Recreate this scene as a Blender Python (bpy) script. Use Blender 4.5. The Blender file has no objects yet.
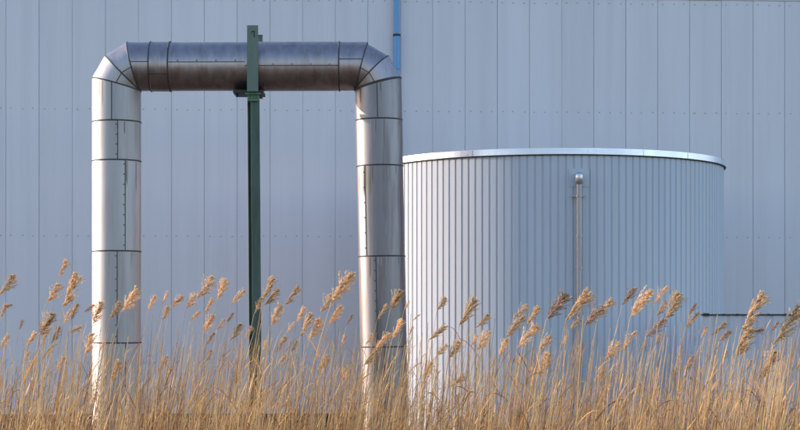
import bpy, bmesh, math, random
from mathutils import Vector, Matrix
R = math.radians
SC = bpy.context.scene
COL = SC.collection
random.seed(7)

# ------------------------------------------------------------------ camera, sky, sun, exposure
EYE = 3.0                      # eye height above the yard
F = 1750.0                     # focal length in photo pixels (800 wide)
HOR = 320.0                    # horizon row of the photo
cam_d = bpy.data.cameras.new('camera')
cam = bpy.data.objects.new('camera', cam_d); COL.objects.link(cam)
cam.location = (0, 0, EYE); cam.rotation_euler = (R(90), 0, 0)
cam_d.sensor_width = 36; cam_d.lens = F / 800 * 36
cam_d.shift_y = (HOR - 215) / 800
cam_d.clip_start = 0.1; cam_d.clip_end = 6000
SC.camera = cam

BETA, ELEV = 15.0, 13.0        # sun stands to the left, a little behind the wall's plane, low
world = bpy.data.worlds.new('World'); SC.world = world; world.use_nodes = True
wn = world.node_tree
sky = wn.nodes.new('ShaderNodeTexSky'); sky.sky_type = 'NISHITA'; sky.sun_disc = False
sky.sun_elevation = R(ELEV); sky.sun_rotation = R(-(90 - BETA))
sky.air_density = 1.0; sky.dust_density = 0.4; sky.ozone_density = 2.0
wn.links.new(sky.outputs[0], wn.nodes['Background'].inputs[0])
wn.nodes['Background'].inputs[1].default_value = 0.15
sun_d = bpy.data.lights.new('sun', 'SUN'); sun_d.energy = 2.0; sun_d.angle = R(0.5)
sun_d.color = (1.0, 0.89, 0.74)
sun = bpy.data.objects.new('sun', sun_d); COL.objects.link(sun)
sdir = Vector((-math.cos(R(BETA)) * math.cos(R(ELEV)), math.sin(R(BETA)) * math.cos(R(ELEV)), math.sin(R(ELEV))))
sun.rotation_euler = sdir.to_track_quat('Z', 'Y').to_euler()
sun.location = (-30, 10, 30)
SC.render.engine = 'CYCLES'
SC.view_settings.view_transform = 'Standard'; SC.view_settings.look = 'None'
SC.view_settings.exposure = 1.48; SC.view_settings.gamma = 1.0

# ------------------------------------------------------------------ helpers
def P(px, py, Y):
    """metric point for a place measured on the photo, at distance Y"""
    return Vector(((px - 400) / F * Y, Y, EYE + (HOR - py) / F * Y))

class MB:
    """collects geometry for ONE mesh object, in world coordinates"""
    def __init__(self): self.v = []; self.f = []; self.m = []; self.s = []
    def add(self, vs, fs, mi=0, smooth=False):
        o = len(self.v); self.v += [Vector(p) for p in vs]
        for f in fs: self.f.append([i + o for i in f]); self.m.append(mi); self.s.append(smooth)
    def box(self, c, d, mi=0, rot=0, bev=0):
        c = Vector(c); x, y, z = d[0] / 2, d[1] / 2, d[2] / 2
        m = Matrix.Rotation(rot, 3, 'Z')
        vs = [c + m @ Vector((sx * x, sy * y, sz * z)) for sz in (-1, 1) for sx, sy in ((-1, -1), (1, -1), (1, 1), (-1, 1))]
        self.add(vs, [(3, 2, 1, 0), (4, 5, 6, 7), (0, 1, 5, 4), (1, 2, 6, 5), (2, 3, 7, 6), (3, 0, 4, 7)], mi)
    def tube(self, pts, rad, n=12, mi=0, cap=True, smooth=True):
        pts = [Vector(p) for p in pts]; rings = []
        rads = rad if isinstance(rad, (list, tuple)) else [rad] * len(pts)
        o = len(self.v); up = None
        for i, p in enumerate(pts):
            a = pts[max(i - 1, 0)]; b = pts[min(i + 1, len(pts) - 1)]
            t = (b - a).normalized()
            if up is None:
                up = t.orthogonal().normalized()
            else:
                up = (up - t * up.dot(t)).normalized()
            w = t.cross(up)
            for k in range(n):
                q = 2 * math.pi * k / n
                self.v.append(p + (up * math.cos(q) + w * math.sin(q)) * rads[i])
        for i in range(len(pts) - 1):
            for k in range(n):
                self.f.append([o + i * n + k, o + i * n + (k + 1) % n, o + (i + 1) * n + (k + 1) % n, o + (i + 1) * n + k])
                self.m.append(mi); self.s.append(smooth)
        if cap:
            for i, rev in ((0, True), (len(pts) - 1, False)):
                ring = [self.v[o + i * n + k].copy() for k in range(n)]
                self.add(ring, [list(range(n))[::-1] if rev else list(range(n))], mi)
    def lathe(self, c, prof, n=24, mi=0, smooth=True):
        c = Vector(c); o = len(self.v)
        for (r, z) in prof:
            for k in range(n):
                q = 2 * math.pi * k / n
                self.v.append(c + Vector((r * math.cos(q), r * math.sin(q), z)))
        for i in range(len(prof) - 1):
            for k in range(n):
                self.f.append([o + i * n + k, o + i * n + (k + 1) % n, o + (i + 1) * n + (k + 1) % n, o + (i + 1) * n + k])
                self.m.append(mi); self.s.append(smooth)
    def ribbon(self, pts, widths, side, mi=0):
        o = len(self.v)
        for p, w in zip(pts, widths):
            self.v.append(p - side * w / 2); self.v.append(p + side * w / 2)
        for i in range(len(pts) - 1):
            self.f.append([o + 2 * i, o + 2 * i + 1, o + 2 * i + 3, o + 2 * i + 2]); self.m.append(mi); self.s.append(True)
    def mesh(self, name, mats, off=Vector((0, 0, 0))):
        me = bpy.data.meshes.new(name)
        me.from_pydata([tuple(p - off) for p in self.v], [], self.f)
        for m in (mats if isinstance(mats, (list, tuple)) else [mats]): me.materials.append(m)
        me.polygons.foreach_set('material_index', self.m)
        me.polygons.foreach_set('use_smooth', self.s)
        me.update(); return me

def base_of(o):
    p = Vector((0, 0, 0))
    while o: p = p + o.location; o = o.parent
    return p

def obj(name, mb, mats, parent=None, at=None, label=None):
    """links the collected geometry as one object; at = its origin in the world"""
    pb = base_of(parent) if parent else Vector((0, 0, 0))
    at = Vector(at) if at is not None else pb
    o = bpy.data.objects.new(name, mb.mesh(name, mats, at))
    COL.objects.link(o); o.location = at - pb
    if parent: o.parent = parent
    if label: o['label'] = label
    return o

def tag(o, label=None, cat=None, group=None, kind=None):
    for k, v in (('label', label), ('category', cat), ('group', group), ('kind', kind)):
        if v: o[k] = v
    return o

def thing(name, loc, label, cat, group=None):
    o = bpy.data.objects.new(name, None); COL.objects.link(o)
    o.location = loc; o.empty_display_size = 0.3
    return tag(o, label, cat, group)

# ------------------------------------------------------------------ materials
def mat(name, col, rough=0.5, metal=0.0, var=0.08, scale=(3, 3, 0.4), rough_var=0.1, stain=None, stain_amt=0.0,
        stain_scale=(1.5, 1.5, 0.25), obj_var=0.0, bump=0.0, bump_scale=20.0, transl=0.0, coat=0.0):
    m = bpy.data.materials.new(name); m.use_nodes = True
    nt = m.node_tree; N = nt.nodes; L = nt.links
    b = N['Principled BSDF']; b.inputs['Metallic'].default_value = metal
    tc = N.new('ShaderNodeTexCoord')
    mp = N.new('ShaderNodeMapping'); mp.inputs['Scale'].default_value = scale
    L.new(tc.outputs['Object'], mp.inputs['Vector'])
    nz = N.new('ShaderNodeTexNoise'); nz.inputs['Scale'].default_value = 1.0; nz.inputs['Detail'].default_value = 6
    nz.inputs['Roughness'].default_value = 0.6
    L.new(mp.outputs[0], nz.inputs['Vector'])
    rp = N.new('ShaderNodeMapRange'); rp.inputs[1].default_value = 0.3; rp.inputs[2].default_value = 0.7
    rp.inputs[3].default_value = 1 - var; rp.inputs[4].default_value = 1 + var
    L.new(nz.outputs[0], rp.inputs[0])
    mul = N.new('ShaderNodeMix'); mul.data_type = 'RGBA'; mul.blend_type = 'MULTIPLY'; mul.inputs[0].default_value = 1
    mul.inputs[6].default_value = (*col, 1); L.new(rp.outputs[0], mul.inputs[7])
    out = mul.outputs[2]
    if stain:
        mp2 = N.new('ShaderNodeMapping'); mp2.inputs['Scale'].default_value = stain_scale
        mp2.inputs['Location'].default_value = (3.1, 7.7, 1.3)
        L.new(tc.outputs['Object'], mp2.inputs['Vector'])
        n2 = N.new('ShaderNodeTexNoise'); n2.inputs['Scale'].default_value = 1; n2.inputs['Detail'].default_value = 8
        n2.inputs['Roughness'].default_value = 0.65
        L.new(mp2.outputs[0], n2.inputs['Vector'])
        r2 = N.new('ShaderNodeMapRange'); r2.inputs[1].default_value = 0.48; r2.inputs[2].default_value = 0.72
        r2.inputs[3].default_value = 0; r2.inputs[4].default_value = stain_amt
        L.new(n2.outputs[0], r2.inputs[0])
        mx = N.new('ShaderNodeMix'); mx.data_type = 'RGBA'
        L.new(r2.outputs[0], mx.inputs[0]); L.new(out, mx.inputs[6]); mx.inputs[7].default_value = (*stain, 1)
        out = mx.outputs[2]
    if obj_var:
        oi = N.new('ShaderNodeObjectInfo')
        r3 = N.new('ShaderNodeMapRange'); r3.inputs[3].default_value = 1 - obj_var; r3.inputs[4].default_value = 1 + obj_var
        L.new(oi.outputs['Random'], r3.inputs[0])
        m3 = N.new('ShaderNodeMix'); m3.data_type = 'RGBA'; m3.blend_type = 'MULTIPLY'; m3.inputs[0].default_value = 1
        L.new(out, m3.inputs[6]); L.new(r3.outputs[0], m3.inputs[7]); out = m3.outputs[2]
    L.new(out, b.inputs['Base Color'])
    rr = N.new('ShaderNodeMapRange'); rr.inputs[1].default_value = 0.3; rr.inputs[2].default_value = 0.7
    rr.inputs[3].default_value = max(0.02, rough - rough_var); rr.inputs[4].default_value = min(1, rough + rough_var)
    L.new(nz.outputs[0], rr.inputs[0]); L.new(rr.outputs[0], b.inputs['Roughness'])
    if coat: b.inputs['Coat Weight'].default_value = coat
    if bump:
        nb = N.new('ShaderNodeTexNoise'); nb.inputs['Scale'].default_value = bump_scale; nb.inputs['Detail'].default_value = 4
        L.new(tc.outputs['Object'], nb.inputs['Vector'])
        bm = N.new('ShaderNodeBump'); bm.inputs['Strength'].default_value = bump; bm.inputs['Distance'].default_value = 0.02
        L.new(nb.outputs[0], bm.inputs['Height']); L.new(bm.outputs[0], b.inputs['Normal'])
    if transl:
        tr = N.new('ShaderNodeBsdfTranslucent'); L.new(out, tr.inputs['Color'])
        ms = N.new('ShaderNodeMixShader'); ms.inputs[0].default_value = transl
        L.new(b.outputs[0], ms.inputs[1]); L.new(tr.outputs[0], ms.inputs[2])
        L.new(ms.outputs[0], N['Material Output'].inputs['Surface'])
    return m

def mat_attr(name, c_lo, c_hi, rough=0.6, transl=0.0):
    """dry plant: colour of each stalk taken from the mesh attribute 'tone' (0..1)"""
    m = bpy.data.materials.new(name); m.use_nodes = True
    nt = m.node_tree; N = nt.nodes; L = nt.links; b = N['Principled BSDF']
    at = N.new('ShaderNodeAttribute'); at.attribute_name = 'tone'
    nz = N.new('ShaderNodeTexNoise'); nz.inputs['Scale'].default_value = 3.0
    tc = N.new('ShaderNodeTexCoord'); L.new(tc.outputs['Object'], nz.inputs['Vector'])
    mx = N.new('ShaderNodeMix'); mx.data_type = 'RGBA'
    L.new(at.outputs['Fac'], mx.inputs[0]); mx.inputs[6].default_value = (*c_lo, 1); mx.inputs[7].default_value = (*c_hi, 1)
    r = N.new('ShaderNodeMapRange'); r.inputs[3].default_value = 0.7; r.inputs[4].default_value = 1.3
    L.new(nz.outputs[0], r.inputs[0])
    mu = N.new('ShaderNodeMix'); mu.data_type = 'RGBA'; mu.blend_type = 'MULTIPLY'; mu.inputs[0].default_value = 1
    L.new(mx.outputs[2], mu.inputs[6]); L.new(r.outputs[0], mu.inputs[7])
    L.new(mu.outputs[2], b.inputs['Base Color']); b.inputs['Roughness'].default_value = rough
    if transl:
        tr = N.new('ShaderNodeBsdfTranslucent'); L.new(mu.outputs[2], tr.inputs['Color'])
        ms = N.new('ShaderNodeMixShader'); ms.inputs[0].default_value = transl
        L.new(b.outputs[0], ms.inputs[1]); L.new(tr.outputs[0], ms.inputs[2])
        L.new(ms.outputs[0], N['Material Output'].inputs['Surface'])
    return m

M = {}
M['ground'] = mat('dry_grass_ground', (0.075, 0.050, 0.027), 0.9, var=0.45, scale=(0.6, 0.6, 0.6), rough_var=0.05, stain=(0.035, 0.03, 0.016), stain_amt=0.7, stain_scale=(0.12, 0.12, 0.12), bump=0.6, bump_scale=8)
M['clad'] = mat('wall_cladding', (0.66, 0.59, 0.625), 0.45, var=0.05, scale=(1.1, 1.1, 0.10), rough_var=0.06, stain=(0.56, 0.50, 0.54), stain_amt=0.5, stain_scale=(2.2, 2.2, 0.05), bump=0.05, bump_scale=0.7)
def panel_tone(m, pitch, ref, amt):
    nt = m.node_tree; N = nt.nodes; L = nt.links; b = N['Principled BSDF']
    src = b.inputs['Base Color'].links[0].from_socket
    tc = N.new('ShaderNodeTexCoord'); sp = N.new('ShaderNodeSeparateXYZ'); L.new(tc.outputs['Object'], sp.inputs[0])
    a = N.new('ShaderNodeMath'); a.operation = 'MULTIPLY_ADD'; a.inputs[1].default_value = 1 / pitch; a.inputs[2].default_value = -ref / pitch; L.new(sp.outputs[0], a.inputs[0])
    f = N.new('ShaderNodeMath'); f.operation = 'FLOOR'; L.new(a.outputs[0], f.inputs[0])
    w = N.new('ShaderNodeTexWhiteNoise'); w.noise_dimensions = '1D'; L.new(f.outputs[0], w.inputs['W'])
    r = N.new('ShaderNodeMapRange'); r.inputs[3].default_value = 1 - amt; r.inputs[4].default_value = 1 + amt; L.new(w.outputs['Value'], r.inputs[0])
    mx = N.new('ShaderNodeMix'); mx.data_type = 'RGBA'; mx.blend_type = 'MULTIPLY'; mx.inputs[0].default_value = 1
    L.new(src, mx.inputs[6]); L.new(r.outputs[0], mx.inputs[7]); L.new(mx.outputs[2], b.inputs['Base Color'])
panel_tone(M['clad'], 0.909 * math.cos(R(3.3)), 0.913 * math.cos(R(3.3)), 0.03)
M['groove'] = mat('joint_groove', (0.52, 0.49, 0.51), 0.7, var=0.1)
M['bolt'] = mat('bolt_head', (0.25, 0.26, 0.29), 0.5, metal=0.5)
M['plinth'] = mat('dark_plinth', (0.045, 0.042, 0.04), 0.8, var=0.3, scale=(2, 2, 2))
M['roof'] = mat('roof_sheet', (0.25, 0.27, 0.3), 0.6)
M['blue'] = mat('blue_paint', (0.11, 0.28, 0.53), 0.4, var=0.08)
def jacket(name, col, st, rough):
    return mat(name, col, rough, metal=1.0, var=0.10, scale=(7, 7, 0.7), rough_var=0.07, stain=st, stain_amt=0.6, stain_scale=(5, 5, 0.45), obj_var=0.07, bump=0.05, bump_scale=2.2)
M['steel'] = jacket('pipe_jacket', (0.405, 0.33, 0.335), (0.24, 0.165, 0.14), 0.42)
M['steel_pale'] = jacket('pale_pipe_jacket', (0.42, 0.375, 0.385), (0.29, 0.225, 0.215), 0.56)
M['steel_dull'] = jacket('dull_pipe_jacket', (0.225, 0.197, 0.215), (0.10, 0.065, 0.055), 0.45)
M['seam'] = mat('seam_dirt', (0.05, 0.038, 0.034), 0.7, var=0.3, scale=(6, 6, 6))
M['lip'] = mat('jacket_lip', (0.25, 0.23, 0.24), 0.4, metal=1.0)
M['drip'] = mat('pale_stain', (0.34, 0.30, 0.29), 0.5, metal=0.7, var=0.2)
M['green'] = mat('green_paint', (0.046, 0.078, 0.056), 0.5, var=0.25, scale=(4, 4, 0.7), stain=(0.022, 0.016, 0.011), stain_amt=0.85, stain_scale=(7, 7, 0.8))
M['green_pale'] = mat('weathered_green_paint', (0.13, 0.16, 0.13), 0.6, var=0.2, scale=(4, 4, 1.0), stain=(0.10, 0.13, 0.10), stain_amt=0.6, stain_scale=(6, 6, 1.2))
M['green_bright'] = mat('bracket_green_paint', (0.10, 0.20, 0.12), 0.5, var=0.2)
M['dark_iron'] = mat('dark_iron', (0.02, 0.02, 0.018), 0.6, var=0.3)
M['tank'] = mat('tank_sheet', (0.505, 0.505, 0.57), 0.62, var=0.04, scale=(2, 2, 0.15), rough_var=0.06, stain=(0.44, 0.41, 0.44), stain_amt=0.35, stain_scale=(3, 3, 0.08))
M['tank_groove'] = mat('tank_valley', (0.46, 0.43, 0.48), 0.65, var=0.05)
for q_ in ('tank', 'tank_groove'): M[q_].node_tree.nodes['Principled BSDF'].inputs['Specular IOR Level'].default_value = 0.2
M['rim'] = mat('rim_flashing', (0.70, 0.68, 0.80), 0.32, metal=0.6, var=0.06, scale=(1.5, 1.5, 4), stain=(0.6, 0.6, 0.64), stain_amt=0.5)
M['galv'] = mat('galvanised_tube', (0.33, 0.295, 0.32), 0.45, metal=0.7, var=0.15, scale=(8, 8, 1.2), stain=(0.22, 0.17, 0.16), stain_amt=0.5, stain_scale=(9, 9, 1))
M['galv_bright'] = mat('bright_galvanised_cap', (0.6, 0.55, 0.59), 0.35, metal=0.8, var=0.1)
M['low'] = mat('enclosure_sheet', (0.50, 0.47, 0.53), 0.5, var=0.06, scale=(2, 2, 0.2), stain=(0.42, 0.39, 0.44), stain_amt=0.4)
M['black'] = mat('black_trim_and_rim_shade', (0.018, 0.018, 0.02), 0.6)
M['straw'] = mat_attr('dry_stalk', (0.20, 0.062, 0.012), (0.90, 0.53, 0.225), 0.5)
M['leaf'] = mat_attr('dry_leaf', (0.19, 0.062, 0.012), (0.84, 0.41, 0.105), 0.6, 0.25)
M['plume'] = mat('reed_plume', (0.75, 0.515, 0.305), 0.7, var=0.4, scale=(14, 14, 14), obj_var=0.2, transl=0.45)
M['plume_dark'] = mat('dark_reed_plume', (0.52, 0.32, 0.205), 0.7, var=0.25, scale=(9, 9, 9), obj_var=0.2, transl=0.2)

# ------------------------------------------------------------------ ground: one sheet, a low bank carrying the reeds
BANK = 0.9
def gz(y):
    t = min(max((y - 26.0) / 6.0, 0), 1); t = t * t * (3 - 2 * t)
    return BANK * (1 - t)
g = MB()
ys = [-2500, -400, -60, 0] + [4 + i for i in range(0, 36)] + [60, 120, 400, 2500]
xs = [-2500, -400, -80, -40] + [-30 + 3 * i for i in range(21)] + [40, 80, 400, 2500]
vs = []
for y in ys:
    for x in xs:
        b = random.uniform(-0.04, 0.04) if abs(x) < 40 and 0 < y < 40 else 0
        vs.append((x, y, gz(y) + b))
nx = len(xs)
g.add(vs, [(j * nx + i, j * nx + i + 1, (j + 1) * nx + i + 1, (j + 1) * nx + i) for j in range(len(ys) - 1) for i in range(nx - 1)], 0, True)
tag(obj('ground', g, M['ground']), kind='structure')

# ------------------------------------------------------------------ factory hall
YAW = R(3.3); WY = 49.0
WU = Vector((math.cos(YAW), math.sin(YAW), 0)); WN = Vector((math.sin(YAW), -math.cos(YAW), 0))   # along the wall, outwards
def W(u, d, z): return Vector((0, WY, 0)) + WU * u + WN * d + Vector((0, 0, z))
U0, U1, TOP, PLZ, JZ = -14.0, 24.0, 15.0, 0.4, 12.04
hall = thing('factory_hall', W(0, 0, 0), 'large factory hall clad in pale blue-grey vertical sheets, filling the background', 'building')
PITCH = 0.909
u_ref = (432.6 - 400) / F * WY            # one joint measured on the photo
k0 = math.ceil((U0 - u_ref) / PITCH)
joints = [u_ref + k * PITCH for k in range(k0, 200) if u_ref + k * PITCH < U1]
def clad(z0, z1, out):
    mb = MB(); gw, gd = 0.016, 0.014
    edges = [U0] + joints + [U1]
    for i in range(len(edges) - 1):
        a, b = edges[i] + (gw / 2 if i else 0), edges[i + 1] - (gw / 2 if i < len(edges) - 2 else 0)
        o1 = out + random.uniform(-0.006, 0.006); o2 = out + random.uniform(-0.006, 0.006)
        # flat panel with a shallow rounded lip at each joint
        prof = [(a, o1 - gd), (a + 0.004, o1 - 0.004), (a + 0.02, o1), ((a * 2 + b) / 3, o1 + random.uniform(0, .006)), ((a + 2 * b) / 3, o2 + random.uniform(0, .006)), (b - 0.02, o2), (b - 0.004, o2 - 0.004), (b, o2 - gd)]
        vs = [W(u, d, z) for z in (z0, z1) for u, d in prof]; n = len(prof)
        mb.add(vs, [(j, j + 1, n + j + 1, n + j) for j in range(n - 1)], 0, False)
        if i:   # bottom of the joint
            mb.add([W(edges[i] - gw, out - gd + .001, z0), W(edges[i] + gw, out - gd + .001, z0), W(edges[i] + gw, out - gd + .001, z1), W(edges[i] - gw, out - gd + .001, z1)], [(0, 1, 2, 3)], 1)
    return mb
def bolts(mb, z, out, step=3):
    edges = [U0] + joints
    for e in edges[1:]:
        for q in range(step):
            u = e + PITCH * (q + 0.5) / step + random.uniform(-.02, .02)
            c = W(u, out, z + random.uniform(-.012, .012)); r = 0.016
            ring = [c + WU * r * math.cos(a * math.pi / 3) + Vector((0, 0, r * math.sin(a * math.pi / 3))) for a in range(6)]
            ring2 = [p + WN * 0.014 for p in ring]
            mb.add(ring + ring2, [(6, 7, 8, 9, 10, 11)] + [(a, (a + 1) % 6, 6 + (a + 1) % 6, 6 + a) for a in range(6)], 2)
lo = clad(PLZ, JZ - 0.012, 0.06)
for z in (1.82, 5.33, 8.84, 11.9): bolts(lo, z, 0.06)
obj('wall_cladding', lo, [M['clad'], M['groove'], M['bolt']], hall)
hi = clad(JZ + 0.03, TOP, 0.075)
bolts(hi, 12.22, 0.075)
obj('upper_cladding', hi, [M['clad'], M['groove'], M['bolt']], hall)
fl = MB(); fl.add([W(u, d, z) for u in (U0, U1) for d, z in ((0.03, JZ + .028), (0.085, JZ + .024), (0.085, JZ - .01), (0.03, JZ - .006))], [(0, 1, 5, 4), (1, 2, 6, 5), (2, 3, 7, 6)], 0)
obj('drip_flashing', fl, M['groove'], hall)
pl = MB()
pl.add([W(u, d, z) for z in (0, PLZ - 0.004) for u, d in ((U0, 0.0), (U1, 0.0), (U1, 0.03), (U0, 0.03))], [(0, 1, 2, 3), (4, 5, 6, 7), (0, 1, 5, 4), (1, 2, 6, 5), (2, 3, 7, 6), (3, 0, 4, 7)])
obj('plinth', pl, M['plinth'], hall)
sh = MB()    # the hall's other sides and roof
sh.add([W(u, d, z) for z in (0, TOP - 0.05) for u, d in ((U0 + .01, 0), (U1 - .01, 0), (U1 - .01, -35), (U0 + .01, -35))], [(1, 2, 6, 5), (2, 3, 7, 6), (3, 0, 4, 7), (0, 1, 5, 4)])
obj('side_walls', sh, M['clad'], hall)
rf = MB(); rf.add([W(u, d, z) for z in (TOP - 0.04, TOP + .1) for u, d in ((U0 - .05, .1), (U1 + .05, .1), (U1 + .05, -35.05), (U0 - .05, -35.05))], [(0, 1, 2, 3), (4, 5, 6, 7), (0, 1, 5, 4), (1, 2, 6, 5), (2, 3, 7, 6), (3, 0, 4, 7)])
obj('roof', rf, M['roof'], hall)
# blue downpipe on the wall
du = (396.4 - 400) / F * WY
dp = MB()
dp.tube([W(du, .2, 0.9), W(du, .2, TOP)], 0.078, 16)
z_j = EYE + (HOR - 38) / F * WY
for z in (z_j - 3.5, z_j, z_j - 7): 
    dp.tube([W(du, .2, z - .9), W(du, .2, z)], 0.098, 16)
dpo = obj('downpipe', dp, M['blue'], hall, label='sky blue painted downpipe on the wall behind the right pipe riser')
for z in (z_j + .02, z_j - 3.48, z_j - 6.98):
    cl = MB(); cl.tube([W(du, .2, z), W(du, .2, z + .05)], 0.108, 16); cl.box(W(du, .1, z + .025), (.04, .12, .04))
    obj('pipe_clip', cl, M['dark_iron'], dpo)

# ------------------------------------------------------------------ pipe loop in mitred sheet jackets
PY = 38.0; K = PY / F
def section(name, root, a, d, rad, plA, plB, seam=None, lipA=False, lipB=True, rivets=0, drips=0, n=56, sheet='steel'):
    """straight sheet sleeve: axis through a along d, cut by planes plA, plB = (point, normal); seam = lap angle"""
    d = d.normalized(); ref = Vector((0, -1, 0))          # angle 0 looks at the viewer
    e2 = d.cross(ref).normalized()
    def ray(q, rr, pl, sh=0):
        o = a + (ref * math.cos(q) + e2 * math.sin(q)) * rr
        t = (pl[0] - o).dot(pl[1]) / d.dot(pl[1])
        return o + d * (t + sh)
    mb = MB()
    q = [2 * math.pi * k / n for k in range(n)]
    A = [ray(t, rad, plA) for t in q]; B = [ray(t, rad, plB) for t in q]
    mb.add(A + B, [(k, (k + 1) % n, n + (k + 1) % n, n + k) for k in range(n)], 0, True)
    def ring(pl, sgn):     # dark sealed joint with the rolled lip beside it
        r = [[ray(t, rad + o, pl, sgn * s) for t in q] for o, s in ((-.004, -.002), (.012, -.002), (.013, .010), (.011, .022), (.0, .028))]
        for i in range(4):
            mb.add(r[i] + r[i + 1], [(k, (k + 1) % n, n + (k + 1) % n, n + k) for k in range(n)], 1 if i < 3 else 2, True)
    if lipA: ring(plA, 1)
    if lipB: ring(plB, -1)
    if seam is not None:
        w = 0.009 / rad
        s = [[ray(seam + x, rad + o, pl) for x, o in ((-w, .001), (-w * .8, .008), (w * .8, .008), (w, .001))] for pl in (plA, plB)]
        mb.add(s[0] + s[1], [(k, k + 1, 5 + k, 4 + k) for k in range(3)], 1)
        L = (s[1][0] - s[0][0]).length
        for i in range(rivets):
            f = (i + .5) / rivets
            c = s[0][0].lerp(s[1][0], f) + (s[0][0] - s[0][3]).normalized() * 0.02
            nn = (c - a); nn = (nn - d * nn.dot(d)).normalized()
            mb.box(c + nn * .003, (.02, .02, .02), 1)
    for i in range(drips):
        t = random.uniform(-1.2, 1.2); w = random.uniform(.004, .014) / rad; top = plB if (plB[0].z > plA[0].z) else plA
        p1, p2 = ray(t - w, rad + .0025, top), ray(t + w, rad + .0025, top)
        ln = random.uniform(.15, .8)
        mb.add([p1 - Vector((0, 0, .04)), p2 - Vector((0, 0, .04)), p2 - Vector((0, 0, ln * .8)), (p1 + p2) / 2 - Vector((0, 0, ln)), p1 - Vector((0, 0, ln * .7))], [(0, 1, 2, 3, 4)], 3 if random.random() < .3 else 4)
    return obj(name, mb, [M[sheet], M['seam'], M['lip'], M['drip'], M['rust']], root, at=a)

M['rust'] = mat('brown_run_stain', (0.17, 0.125, 0.11), 0.5, metal=0.8, var=0.2)
pipe = thing('pipe_loop', (P(116.5, 320, PY).x, PY, 0), 'large silver grey metal pipe forming a square arch in front of the hall', 'pipe')
X, Y_, Z = Vector((1, 0, 0)), Vector((0, 1, 0)), Vector((0, 0, 1))
def hp(py, px=116.5): return (P(px, py, PY), Z)                     # horizontal cut
def vp(px): return (P(px, 66.5, PY), X)                             # vertical cut
def mp_(I, deg, sx):                                                # mitre plane through the inner corner
    dr = Vector((sx * math.cos(R(deg)), 0, math.sin(R(deg))))
    return (I, Vector((-dr.z, 0, dr.x)))
RL = 24.2 * K; RH = 24.2 * K; RR = 23.2 * K
IL = P(140.9, 91, PY); IR = P(355.0, 90.6, PY)
aL = P(116.6, 200, PY)
sw = [0.0]
cuts = [(hp(460)), hp(342), hp(251), hp(161), hp(122)]
seams_px = [129, 121, 128.5, 121.5, 115.5]
def ang(px, axis_px, rad):   # lap angle whose place on the sleeve is column px (axis up: e2 = d x ref)
    return math.asin(max(-1, min(1, (px - axis_px) * K / rad)))
mL = [mp_(IL, a, -1) for a in (15, 45, 75)]
allc = cuts + [mL[0]]
for i in range(5):
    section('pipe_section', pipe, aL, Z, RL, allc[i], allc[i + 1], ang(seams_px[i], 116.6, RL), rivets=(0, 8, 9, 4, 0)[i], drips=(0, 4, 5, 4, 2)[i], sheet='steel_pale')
def corner(I, rad, deg, sx):     # axis point on a mitre plane
    r = rad / math.cos(R(15)); return I + Vector((sx * math.cos(R(deg)), 0, math.sin(R(deg)))) * r
for i in range(2):
    a, b = corner(IL, RL, (15, 45)[i], -1), corner(IL, RL, (45, 75)[i], -1)
    section('elbow_segment', pipe, a, b - a, RL, mL[i], mL[i + 1], 0.14, sheet='steel_pale')
aH = P(250, 66.7, PY); dH = (P(364, 66.4, PY) - P(130, 66.9, PY))
aH = P(247, 66.65, PY)
mR = [mp_(IR, a, 1) for a in (75, 45, 15)]
# on the run e2 points down: positive lap angle lies lower
run = [(mL[2], vp(151), 65.0, 0), (vp(151), vp(171), 77, 0), (vp(171), vp(247), 65.4, 4), (vp(247), vp(340), 69.2, 5), (vp(340), mR[0], 62.8, 0)]
for i, (pa, pb, sy, nr) in enumerate(run):
    rad = RH + (0.010 if i == 1 else 0) + (.006 if i == 3 else 0)
    e2 = X.cross(Vector((0, -1, 0))).z     # sign of "down"
    sa = math.asin((66.7 - sy) * K / rad) * (1 if e2 > 0 else -1)
    section('pipe_section', pipe, aH, dH, rad, pa, pb, sa, lipA=(i == 1), lipB=(i != 4 and i != 2 and i != 0), rivets=nr)
aR = P(378.2, 85, PY); bR = P(382.6, 300, PY); dR = aR - bR
for i in range(2):
    a, b = corner(IR, RR, (75, 45)[i], 1), corner(IR, RR, (45, 15)[i], 1)
    section('elbow_segment', pipe, a, b - a, RR, mR[i], mR[i + 1], 0.14, lipA=(i == 0))
def lp(py): return (P(380, py, PY), (Z + dR.normalized() * 1.5).normalized())
rc = [mR[2], lp(120), lp(166), lp(256), lp(346), hp(460)]
sx_ = [377.5, None, 366, 377, 385]
for i in range(5):
    ax = 378.2 + (4.4 / 215) * ((0.5 * (82 + 120), 143, 211, 301, 380)[i] - 85)
    section('pipe_section', pipe, aR, dR, RR + (.004 if i % 2 else 0), rc[i + 1], rc[i], None if sx_[i] is None else ang(sx_[i], ax, RR), rivets=(0, 0, 6, 9, 0)[i], drips=(3, 9, 8, 6, 3)[i], lipB=True, sheet='steel_dull')

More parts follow.
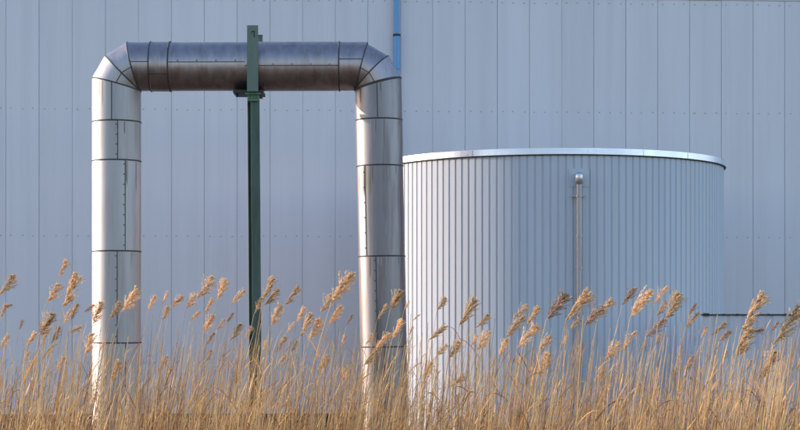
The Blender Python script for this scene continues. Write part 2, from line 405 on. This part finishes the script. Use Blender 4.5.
# ------------------------------------------------------------------ green support post
post = thing('support_post', (P(254.5, 320, 37.75).x, 37.75, 0), 'tall dark green steel post with a paler bracket carrying the pipe arch', 'post')
def ibeam(x, y, z0, z1, w, dd, tf, tw, rot, dx=0):
    mb = MB(); m = Matrix.Rotation(rot, 3, 'Z')
    pr = [(-w, -dd), (w, -dd), (w, -dd + tf), (tw, -dd + tf), (tw, dd - tf), (w, dd - tf), (w, dd), (-w, dd), (-w, dd - tf), (-tw, dd - tf), (-tw, -dd + tf), (-w, -dd + tf)]
    vs = [Vector((x + (dx if z == z0 else 0), y, z)) + m @ Vector((p[0], p[1], 0)) for z in (z0, z1) for p in pr]
    n = 12
    mb.add(vs, [(k, (k + 1) % n, n + (k + 1) % n, n + k) for k in range(n)] + [list(range(12, 24))])
    return mb
pc = P(253.4, 96, 37.75)
obj('post_beam', ibeam(pc.x, 37.75, 0, P(0, 101, 37.75).z, .098, .13, .02, .012, R(22), dx=0.055), M['green'], post)
sd = MB(); ztop, zbot = P(0, 91.2, 37.75).z, P(0, 94.2, 37.75).z
xl, xr = P(234, 0, 37.75).x, P(263.5, 0, 37.75).x
sd.box(((xl + xr) / 2, 37.9, (ztop + zbot) / 2 + .0), (xr - xl, 0.75, ztop - zbot))
for s in (-1, 1):
    for yy in (37.6, 37.75): sd.tube([((xl + xr) / 2 + s * .25, yy, zbot - .05), ((xl + xr) / 2 + s * .25, yy, zbot + .02)], .025, 6)
obj('saddle_plate', sd, M['dark_iron'], post)
br = MB(); z1, z2 = zbot - .003, P(0, 101.5, 37.6).z
br.box((pc.x + .01, 37.58, (z1 + z2) / 2), (.25, .02, z1 - z2)); br.box((pc.x + .01, 37.76, (z1 + z2) / 2), (.22, .34, z1 - z2 - .01))
for dx in (-.09, -.02, .05, .11): br.box((pc.x + dx, 37.555, (z1 + z2) / 2 + .01), (.02, .03, z1 - z2 - .03))
br.box((pc.x + .01, 37.54, z1 - .015), (.33, .09, .03)); br.box((pc.x + .01, 37.55, z2 + .02), (.2, .05, .025))
obj('bracket', br, M['green_bright'], post)
for nm, yy in (('upright', 37.36), ('rear_upright', 38.62)):
    up = MB(); zt = P(0, 25.5, 37.36).z; c = P(252.6, 60, 37.36).x
    zb = P(0, 91.5, 37.36).z
    w = .118
    up.box((c, yy, (zt + zb) / 2), (2 * w, .02, zt - zb))
    sg = -1 if nm == 'upright' else 1
    up.box((c + .0, yy - sg * .03, zt - .01), (2 * w - .01, .05, .016)) 
    for s in (-1, 1): up.box((c + s * (w - .012), yy - sg * .034, (zt + zb) / 2 - .012), (.018, .045, zt - zb - .03))
    if sg == -1:
        up.box((c + .01, yy - .014, zt - .13), (.07, .01, .02), 1); up.box((c + .035, yy - .014, zt - .19), (.02, .01, .12), 1); up.box((c - .02, yy - .014, zt - .17), (.015, .01, .03), 1)
    obj(nm, up, [M['green_pale'], M['dark_iron']], post)

# ------------------------------------------------------------------ round tank
TY = 42.7; TX = (551 - 400) / F * TY; TR = 4.15
tank = thing('storage_tank', (TX, TY, 0), 'wide round storage tank in ribbed pale grey sheet with bright rim', 'tank')
TZ = EYE + (HOR - 148) / F * (TY - TR)       # rim top
NR = 152
sm = MB(); prof = [(0.0, 0), (0.68, 0), (0.75, -0.015), (0.93, -0.015)]
ring = []
for k in range(NR):
    for j, (f, dr) in enumerate(prof):
        ring.append((2 * math.pi * (k + f) / NR, TR + dr, j))
n = len(ring)
for i in range(n):
    a, b = ring[i], ring[(i + 1) % n]
    sm.add([(TX + a[1] * math.cos(a[0]), TY + a[1] * math.sin(a[0]), 0), (TX + b[1] * math.cos(b[0]), TY + b[1] * math.sin(b[0]), 0),
            (TX + b[1] * math.cos(b[0]), TY + b[1] * math.sin(b[0]), TZ - .1), (TX + a[1] * math.cos(a[0]), TY + a[1] * math.sin(a[0]), TZ - .1)], [(0, 1, 2, 3)], 1 if a[2] == 2 else 0)
obj('tank_shell', sm, [M['tank'], M['tank_groove']], tank)
rm = MB()
rm.lathe((TX, TY, TZ), [(TR - .06, -.155), (TR + .045, -.16), (TR + .05, -.15), (TR + .05, -.14)], 160, 1)  # black strip under the rim: overhang shadow and dark gap put in as colour
rm.lathe((TX, TY, TZ), [(TR + .05, -.14), (TR + .06, -.138), (TR + .06, -.004), (TR + .056, 0), (TR - .12, .01), (TR - .12, -.05)], 160, 0, False)
for k in range(20):
    q = 2 * math.pi * (k + .35) / 20; rm.box((TX + (TR + .062) * math.cos(q), TY + (TR + .062) * math.sin(q), TZ - .075), (.012, .02, .12), 0, q)
obj('rim', rm, [M['rim'], M['black']], tank)
rd = MB(); rd.lathe((TX, TY, TZ), [(TR - .1, -.03), (2.0, .12), (.02, .25)], 96); obj('tank_roof', rd, M['roof'], tank)
# overflow pipe down the front
qv = math.asin(.058)
nv = Vector((math.sin(qv), -math.cos(qv), 0)); tv = Vector((math.cos(qv), math.sin(qv), 0)); cv = Vector((TX, TY, 0))
pv = cv + nv * (TR + .13); yv = pv.y
zt = EYE + (HOR - 178) / F * yv
vp_ = MB(); vp_.tube([pv, pv + Z * zt], .066, 16)
vpo = obj('overflow_pipe', vp_, M['galv'], tank, at=pv)
cp = MB(); cp.lathe(pv + Z * zt, [(.066, -.14), (.088, -.135), (.088, .06), (.075, .10), (.04, .125), (.002, .13)], 18)
cp.tube([pv + Z * (zt - .02), pv - nv * .2 + Z * (zt - .02)], .06, 14)
obj('cap', cp, M['galv_bright'], vpo)
fz = EYE + (HOR - 196) / F * yv
fg = MB(); fg.tube([pv + Z * (fz - .02), pv + Z * (fz + .02)], .085, 16); fg.box(pv + Z * fz - nv * .01, (.30, .03, .035), 0, qv)
fg.box(pv + Z * fz - nv * .08 + tv * .1, (.03, .12, .03), 0, qv); fg.box(pv + Z * fz - nv * .08 - tv * .1, (.03, .12, .03), 0, qv)
obj('pipe_bracket', fg, M['galv'], vpo)
for pyv in (236, 268, 306, 345):
    z = EYE + (HOR - pyv) / F * yv; f2 = MB(); f2.tube([pv + Z * (z - .03), pv + Z * (z + .03)], .078, 16); obj('coupling', f2, M['galv'], vpo)
pt = MB(); pt.box(cv + nv * (TR + .005) + Z * (zt + .02) + tv * .02, (.46, .008, .40), 0, qv)
obj('patch_plate', pt, M['tank'], tank)

# ------------------------------------------------------------------ low enclosure at the right
EY = 36.6; ex0 = P(702, 0, EY).x; ez = P(0, 315.5, EY).z; ex1 = 19.0
low = thing('low_wall', (ex0, EY, 0), 'low blue-grey sheet wall with thin black top edge, right of the tank', 'low wall')
lm = MB(); x = ex0
step = .3
while x < ex1:
    x2 = min(x + step, ex1)
    pr = [(x, .0), (x + .22, .0), (x + .24, .02), (x2 - .02, .02)]
    pr = pr + [(x2, 0)]
    lm.add([(a, EY + b, z) for z in (0, ez) for a, b in pr], [(j, j + 1, 5 + j + 1, 5 + j) for j in range(4)])
    x = x2
lm.add([(ex0, EY, 0), (ex0, 36.65, 0), (ex0, 36.65, ez), (ex0, EY, ez)], [(0, 3, 2, 1)])
lm.add([(ex1, EY, 0), (ex1, 36.65, 0), (ex1, 36.65, ez), (ex1, EY, ez)], [(0, 1, 2, 3)])
lm.add([(ex0, 36.65, 0), (ex1, 36.65, 0), (ex1, 36.65, ez), (ex0, 36.65, ez)], [(0, 1, 2, 3)])
obj('sheet_panel', lm, M['low'], low)
cm = MB(); cm.box(((ex0 + ex1) / 2, (EY + 36.65) / 2, ez + .016), (ex1 - ex0 + .02, .09, .03))
cm.box((ex0 + .08, EY - .02, ez + .02), (.12, .05, .06)); 
xx = ex0 + .45
while xx < ex1: cm.box((xx, EY - .04, ez + .018), (.05, .03, .042)); xx += random.uniform(.24, .36)
obj('top_edge', cm, M['black'], low)

# ------------------------------------------------------------------ reeds
class Tone(MB):
    def __init__(self): super().__init__(); self.t = []
    def mark(self, tone): self.t += [tone] * (len(self.v) - len(self.t))
def tone_obj(name, mb, mats, parent=None, at=None):
    o = obj(name, mb, mats, parent, at)
    a = o.data.attributes.new('tone', 'FLOAT', 'POINT'); a.data.foreach_set('value', mb.t); return o

def curve(p0, p1, bow, n=6):
    pts = []
    for i in range(n + 1):
        f = i / n; p = p0.lerp(p1, f); pts.append(p + bow * math.sin(f * math.pi))
    return pts
def stalk(mb, pts, r0, r1, tone, nodes=True):
    n = len(pts); mb.tube(pts, [r0 + (r1 - r0) * i / (n - 1) for i in range(n)], 4, 0, False)
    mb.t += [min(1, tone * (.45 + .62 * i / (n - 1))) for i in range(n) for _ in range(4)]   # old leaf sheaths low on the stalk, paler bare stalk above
def blade(mb, p, length, width, tone, mi=1, droop=None, dirx=None):
    a = random.uniform(-.5, .5) if dirx is None else dirx
    d = Vector((math.cos(a), math.sin(a), 0)) * (1 if random.random() < .8 else -1)
    up = random.uniform(1.1, 2.2); dr = random.uniform(.2, .9) if droop is None else droop
    pts = []; sp_ = random.uniform(.15, .6)
    for i in range(6):
        f = i / 5; pts.append(p + d * length * f * sp_ + Z * length * (up * f - dr * f * f) * .6)
    side = (d.cross(Z) * math.cos(b_ := random.uniform(-1.3, 1.3)) + Z * math.sin(b_)).normalized()
    mb.ribbon(pts, [width * w for w in (.7, 1, .95, .75, .45, .08)], side, mi); mb.mark(tone)

def plume_mesh(seed, dark=False):
    """feathery panicle about 1 long along +Z, hairs blown towards +X"""
    rnd = random.Random(seed); mb = MB()
    nod0 = rnd.uniform(-.02, .13); ax = [Vector((nod0 * f * f, 0, f)) for f in [i / 6 for i in range(7)]]
    mb.tube(ax, [.014 * (1 - .8 * i / 6) for i in range(7)], 4, 0, False)
    nb = rnd.randint(38, 58); op = rnd.uniform(.75, 1.2); wind = rnd.uniform(.005, .05); ragged = rnd.uniform(.3, .75)
    for i in range(nb):
        f = (i + rnd.random()) / nb * .97
        root = Vector((nod0 * f * f, 0, f))
        ln = (.44 * (math.sin(math.pi * min(1, .18 + f * .95)) ** .7) + .10) * rnd.uniform(ragged, 1.15)
        az = rnd.gauss(0, 1.35)
        out = rnd.uniform(.22, .60) * op
        d0 = Vector((math.cos(az) * out, math.sin(az) * out, 1)).normalized()
        steps = 8; p = root.copy(); d = d0.copy()
        for s in range(steps):
            d = (d + Vector((wind, 0, -.02 * rnd.random()))).normalized()
            q = p + d * ln / steps
            # spikelets: slim diamonds hugging the branch
            for _ in range(3):
                dd = (d + Vector((rnd.gauss(.12, .22), rnd.gauss(0, .22), rnd.gauss(0, .16)))).normalized()
                l = rnd.uniform(.06, .12); w = rnd.uniform(.007, .014)
                sd = dd.cross(Vector((rnd.gauss(0, 1), rnd.gauss(0, 1), rnd.gauss(0, 1)))).normalized() * w
                b = p.lerp(q, rnd.random())
                mb.add([b, b + dd * l * .4 + sd, b + dd * l, b + dd * l * .4 - sd], [(0, 1, 2, 3)])
            p = q
    return mb.mesh('plume', M['plume_dark'] if dark else M['plume'])
PLUMES = [plume_mesh(s) for s in range(18)]; PLUMES_D = [plume_mesh(100 + s, True) for s in range(5)]

# plumes measured on the photo: foot x,y  tip x,y  [d = dark]
PL = '''0 295 14 275;0 317 6 305;3 308 13 304 d;19 330 22 320 d;0 348 8 335;26 348 34 332;39 336 54 313;41 347 45 332;51 344 59 327;46 303 60 284
58 278 66 260;63 308 76 275;63 325 69 310;71 320 77 304;69 333 82 325;84 357 92 334;93 324 101 302;84 312 95 304 d;25 376 31 361;109 319 121 303
121 312 138 289;148 311 155 296;162 304 168 292;162 320 168 307;171 306 184 296;186 309 195 293;190 320 201 311;109 385 118 361;197 299 212 276;204 313 213 299
217 299 225 280;231 304 245 289;204 332 213 315;206 345 214 333;217 330 225 319;227 322 233 313 d;230 341 241 324;262 301 272 278;265 305 278 289;270 327 280 305
285 305 299 287;286 333 294 322;296 324 303 307;275 353 286 337;276 366 287 354;254 314 262 298;331 303 352 273;321 313 330 294;328 325 341 306;346 326 352 314 d
300 337 311 314;309 341 319 319;341 383 345 366;377 320 387 305;390 310 401 290;375 349 391 333;363 366 378 349;392 339 401 320;404 310 409 301;437 310 446 298
459 326 475 299;413 320 420 314;429 340 446 324;476 328 490 314;476 351 488 331;436 356 447 344;448 358 460 342;450 387 465 374;506 337 524 316;513 318 528 304
526 326 538 307;517 348 536 324;546 320 567 294 d;566 320 589 290;569 330 580 318;584 326 601 305 d;538 353 549 335;536 376 550 354;510 366 514 358 d;499 356 506 339
598 316 613 299;622 305 634 287 d;630 318 649 289;654 303 666 286;656 316 667 301;665 319 680 294;646 337 666 318 d;620 351 635 331;605 360 618 341;688 316 695 303 d
685 328 697 312;741 332 764 294;734 358 750 328;711 335 727 322;773 345 802 307;760 379 777 351;787 322 804 306;796 370 804 354;749 332 764 328 d;719 341 731 330
424 379 431 362;595 383 602 366;684 372 692 356;158 372 166 356;318 371 326 355;56 372 63 357;770 332 779 322 d;24 362 30 351;47 358 53 347;99 352 104 341;205 362 211 350;245 338 251 327
262 352 267 341;291 352 297 341;341 346 346 335;366 345 372 334;408 336 413 327;471 346 477 335;490 368 496 357;516 366 522 355;531 372 537 361;561 347 566 336;573 356 579 345;640 352 646 341;655 345 661 334;701 338 707 327;721 362 727 351;745 372 752 360;780 338 786 327'''
reeds = []
for ln in PL.split('\n'):
    for it in ln.split(';'):
        w = it.split(); reeds.append((*[float(q) for q in w[:4]], len(w) > 4))
ZONES = [(28, 'at the left picture edge'), (60, 'against the wall, far left'), (92, 'just left of left pipe leg'),
         (142, 'before the left pipe leg'), (172, 'just right of left pipe leg'), (200, 'midway from pipe to green post'), (222, 'well left of green post'), (246, 'just left of green post'),
         (263, 'before the green post'), (282, 'just right of green post'), (306, 'midway from green post to pipe'), (354, 'just left of right pipe leg'),
         (403, 'before the right pipe leg'), (450, "before the tank's left end"), (494, "before the tank's bright part"), (541, "before the tank's middle"),
         (574, 'just left of overflow pipe'), (616, 'just right of overflow pipe'), (652, "before the tank's shaded part"), (682, "before the tank's right ribs"),
         (703, "at the tank's right edge"), (755, "before the low wall's end"), (900, 'at the right picture edge')]
lab = []
for i, (x0, y0, x1, y1, dk) in enumerate(reeds):
    L = math.hypot(x1 - x0, y1 - y0); cx = (x0 + x1) / 2
    zone = next(t for lim, t in ZONES if cx < lim)
    lab.append([zone, 'dark brown' if dk else 'tan', 'long full' if L > 26 else ('slim small' if L < 15 else 'feathery'), 'high up' if y1 < 305 else ('low' if y1 > 335 else 'mid-height'), cx, y1])
def full_label(i):
    z, c, s, h, cx, y1 = lab[i]
    same = sorted([k for k in range(len(lab)) if lab[k][:4] == lab[i][:4]], key=lambda k: lab[k][4])
    base = f'{c} {s} reed plume, {h} {z}'
    if len(same) == 1: return base
    if len(same) == 2: return base + (', left of two' if same[0] == i else ', right of two')
    pos = same.index(i)
    return base + (', leftmost of %s' % ('three', 'four', 'five', 'six', 'seven')[len(same) - 3] if pos == 0 else ', rightmost of %s' % ('three', 'four', 'five', 'six', 'seven')[len(same) - 3] if pos == len(same) - 1 else ', %s from the left' % ('second', 'third', 'fourth', 'fifth', 'sixth')[pos - 1])

for i, (x0, y0, x1, y1, dk) in enumerate(reeds):
    L = math.hypot(x1 - x0, y1 - y0)
    Y = min(23.5, max(13.0, F * random.uniform(.27, .31) / L))
    foot = P(x0, y0, Y); tip = P(x0 + (x1 - x0) * .82, y1, Y + random.uniform(-.05, .05))
    h = foot.z - gz(Y)
    base = Vector((foot.x - h * random.uniform(.06, .17), Y + random.uniform(-.1, .1), gz(Y) - .02))
    root = thing('plumed_reed', base, full_label(i), 'reed', 'plumed reeds along the foreground')
    tone = random.uniform(.35, 1)
    sb = Tone(); pts = curve(base, foot, Vector((-.05 * h * random.uniform(.2, 1), random.uniform(-.03, .03), 0)), 8)
    stalk(sb, pts, random.uniform(.0055, .0075), .0032, tone); tone_obj('stem', sb, [M['straw'], M['leaf']], root)
    for _ in range(random.choice((0, 1, 1, 2))):
        lb = Tone(); f = random.uniform(.3, .85); k = min(int(f * 8), 7)
        blade(lb, pts[k].lerp(pts[k + 1], f * 8 - k), random.uniform(.22, .5), random.uniform(.010, .018), random.uniform(.2, .9), 0); tone_obj('leaf', lb, M['leaf'], root)
    me = random.choice(PLUMES_D if dk else PLUMES)
    po = bpy.data.objects.new('plume', me); COL.objects.link(po); po.parent = root
    d = tip - foot; plen = d.length; d.normalize()
    ex = (X - d * d.x).normalized(); ey = d.cross(ex)
    fat = random.uniform(1.0, 1.45) * (1.0 if L > 14 else .8)
    mtx = Matrix((ex * fat, ey * fat, d)).transposed() * 1.0
    po.matrix_local = Matrix.Translation(foot - base) @ (mtx.to_4x4() @ Matrix.Scale(plen * 1.0, 4))

# bare stalks: the nearest ones as things, the mass behind as one bed
def rand_top():      # row of the photo where a bare stalk ends: few high, many low
    return 308 + 112 * (random.random() ** .62)
def place(Ymin, Ymax):
    Y = random.uniform(Ymin, Ymax); hw = 470 / F * Y
    return Y, random.uniform(-hw, hw)
for i in range(160):
    Y, x = place(10.5, 14.0)
    top = rand_top(); base = Vector((x, Y, gz(Y) - .02)); h = max(.9, EYE + (HOR - top) / F * Y - gz(Y))
    tp = base + Vector((h * random.uniform(-.02, .20), random.uniform(-.1, .1), h))
    root = thing('bare_reed', base, 'bare straw coloured reed stalk with no plume at the front of the reed bed', 'reed', 'bare reed stalks at the front of the bed')
    sb = Tone(); pts = curve(base, tp, Vector((-.03 * h * random.random(), 0, 0)), 6); tone = random.uniform(.1, 1)
    stalk(sb, pts, random.uniform(.0035, .0055), .002, tone); tone_obj('stem', sb, M['straw'], root)
    for _ in range(random.choice((0, 1, 1, 2))):
        lb = Tone(); k = random.randint(2, 5)
        blade(lb, pts[k], random.uniform(.2, .45), random.uniform(.010, .018), random.uniform(.1, .9), 0); tone_obj('leaf', lb, M['leaf'], root)

bed = Tone()
for i in range(4500):
    Y, x = place(12.0, 25.5)
    top = rand_top() + random.uniform(0, 14); base = Vector((x, Y, gz(Y) - .02)); h = max(.8, EYE + (HOR - top) / F * Y - gz(Y))
    lean = random.gauss(.09, .07)
    if random.random() < .06: lean = random.uniform(-.4, .8)
    tp = base + Vector((h * lean, random.uniform(-.15, .15), h * (1 - .3 * min(1, abs(lean)))))
    pts = curve(base, tp, Vector((-.03 * h * random.random(), random.uniform(-.03, .03), 0)), 4)
    tone = random.uniform(0, .3) if random.random() < .33 else min(1, random.gauss(.68, .2))
    stalk(bed, pts, random.uniform(.0034, .0064), .002, tone)
    for _ in range(random.choice((0, 1, 1, 2, 2))):
        f = random.uniform(.35, .95); k = min(int(f * 4), 3)
        blade(bed, pts[k].lerp(pts[k + 1], f * 4 - k), random.uniform(.16, .42), random.uniform(.008, .017), (random.uniform(0, .3) if random.random() < .45 else random.uniform(.4, 1)))
# broken, matted leaves low in the bed
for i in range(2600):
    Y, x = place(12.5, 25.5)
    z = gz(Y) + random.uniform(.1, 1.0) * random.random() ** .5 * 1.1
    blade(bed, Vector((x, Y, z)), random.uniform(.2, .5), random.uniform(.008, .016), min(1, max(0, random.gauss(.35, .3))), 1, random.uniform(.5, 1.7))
tag(tone_obj('reed_bed', bed, [M['straw'], M['leaf']]), 'dense bed of dry golden reed stalks and leaves along the bottom of the picture', 'reed bed', kind='stuff')
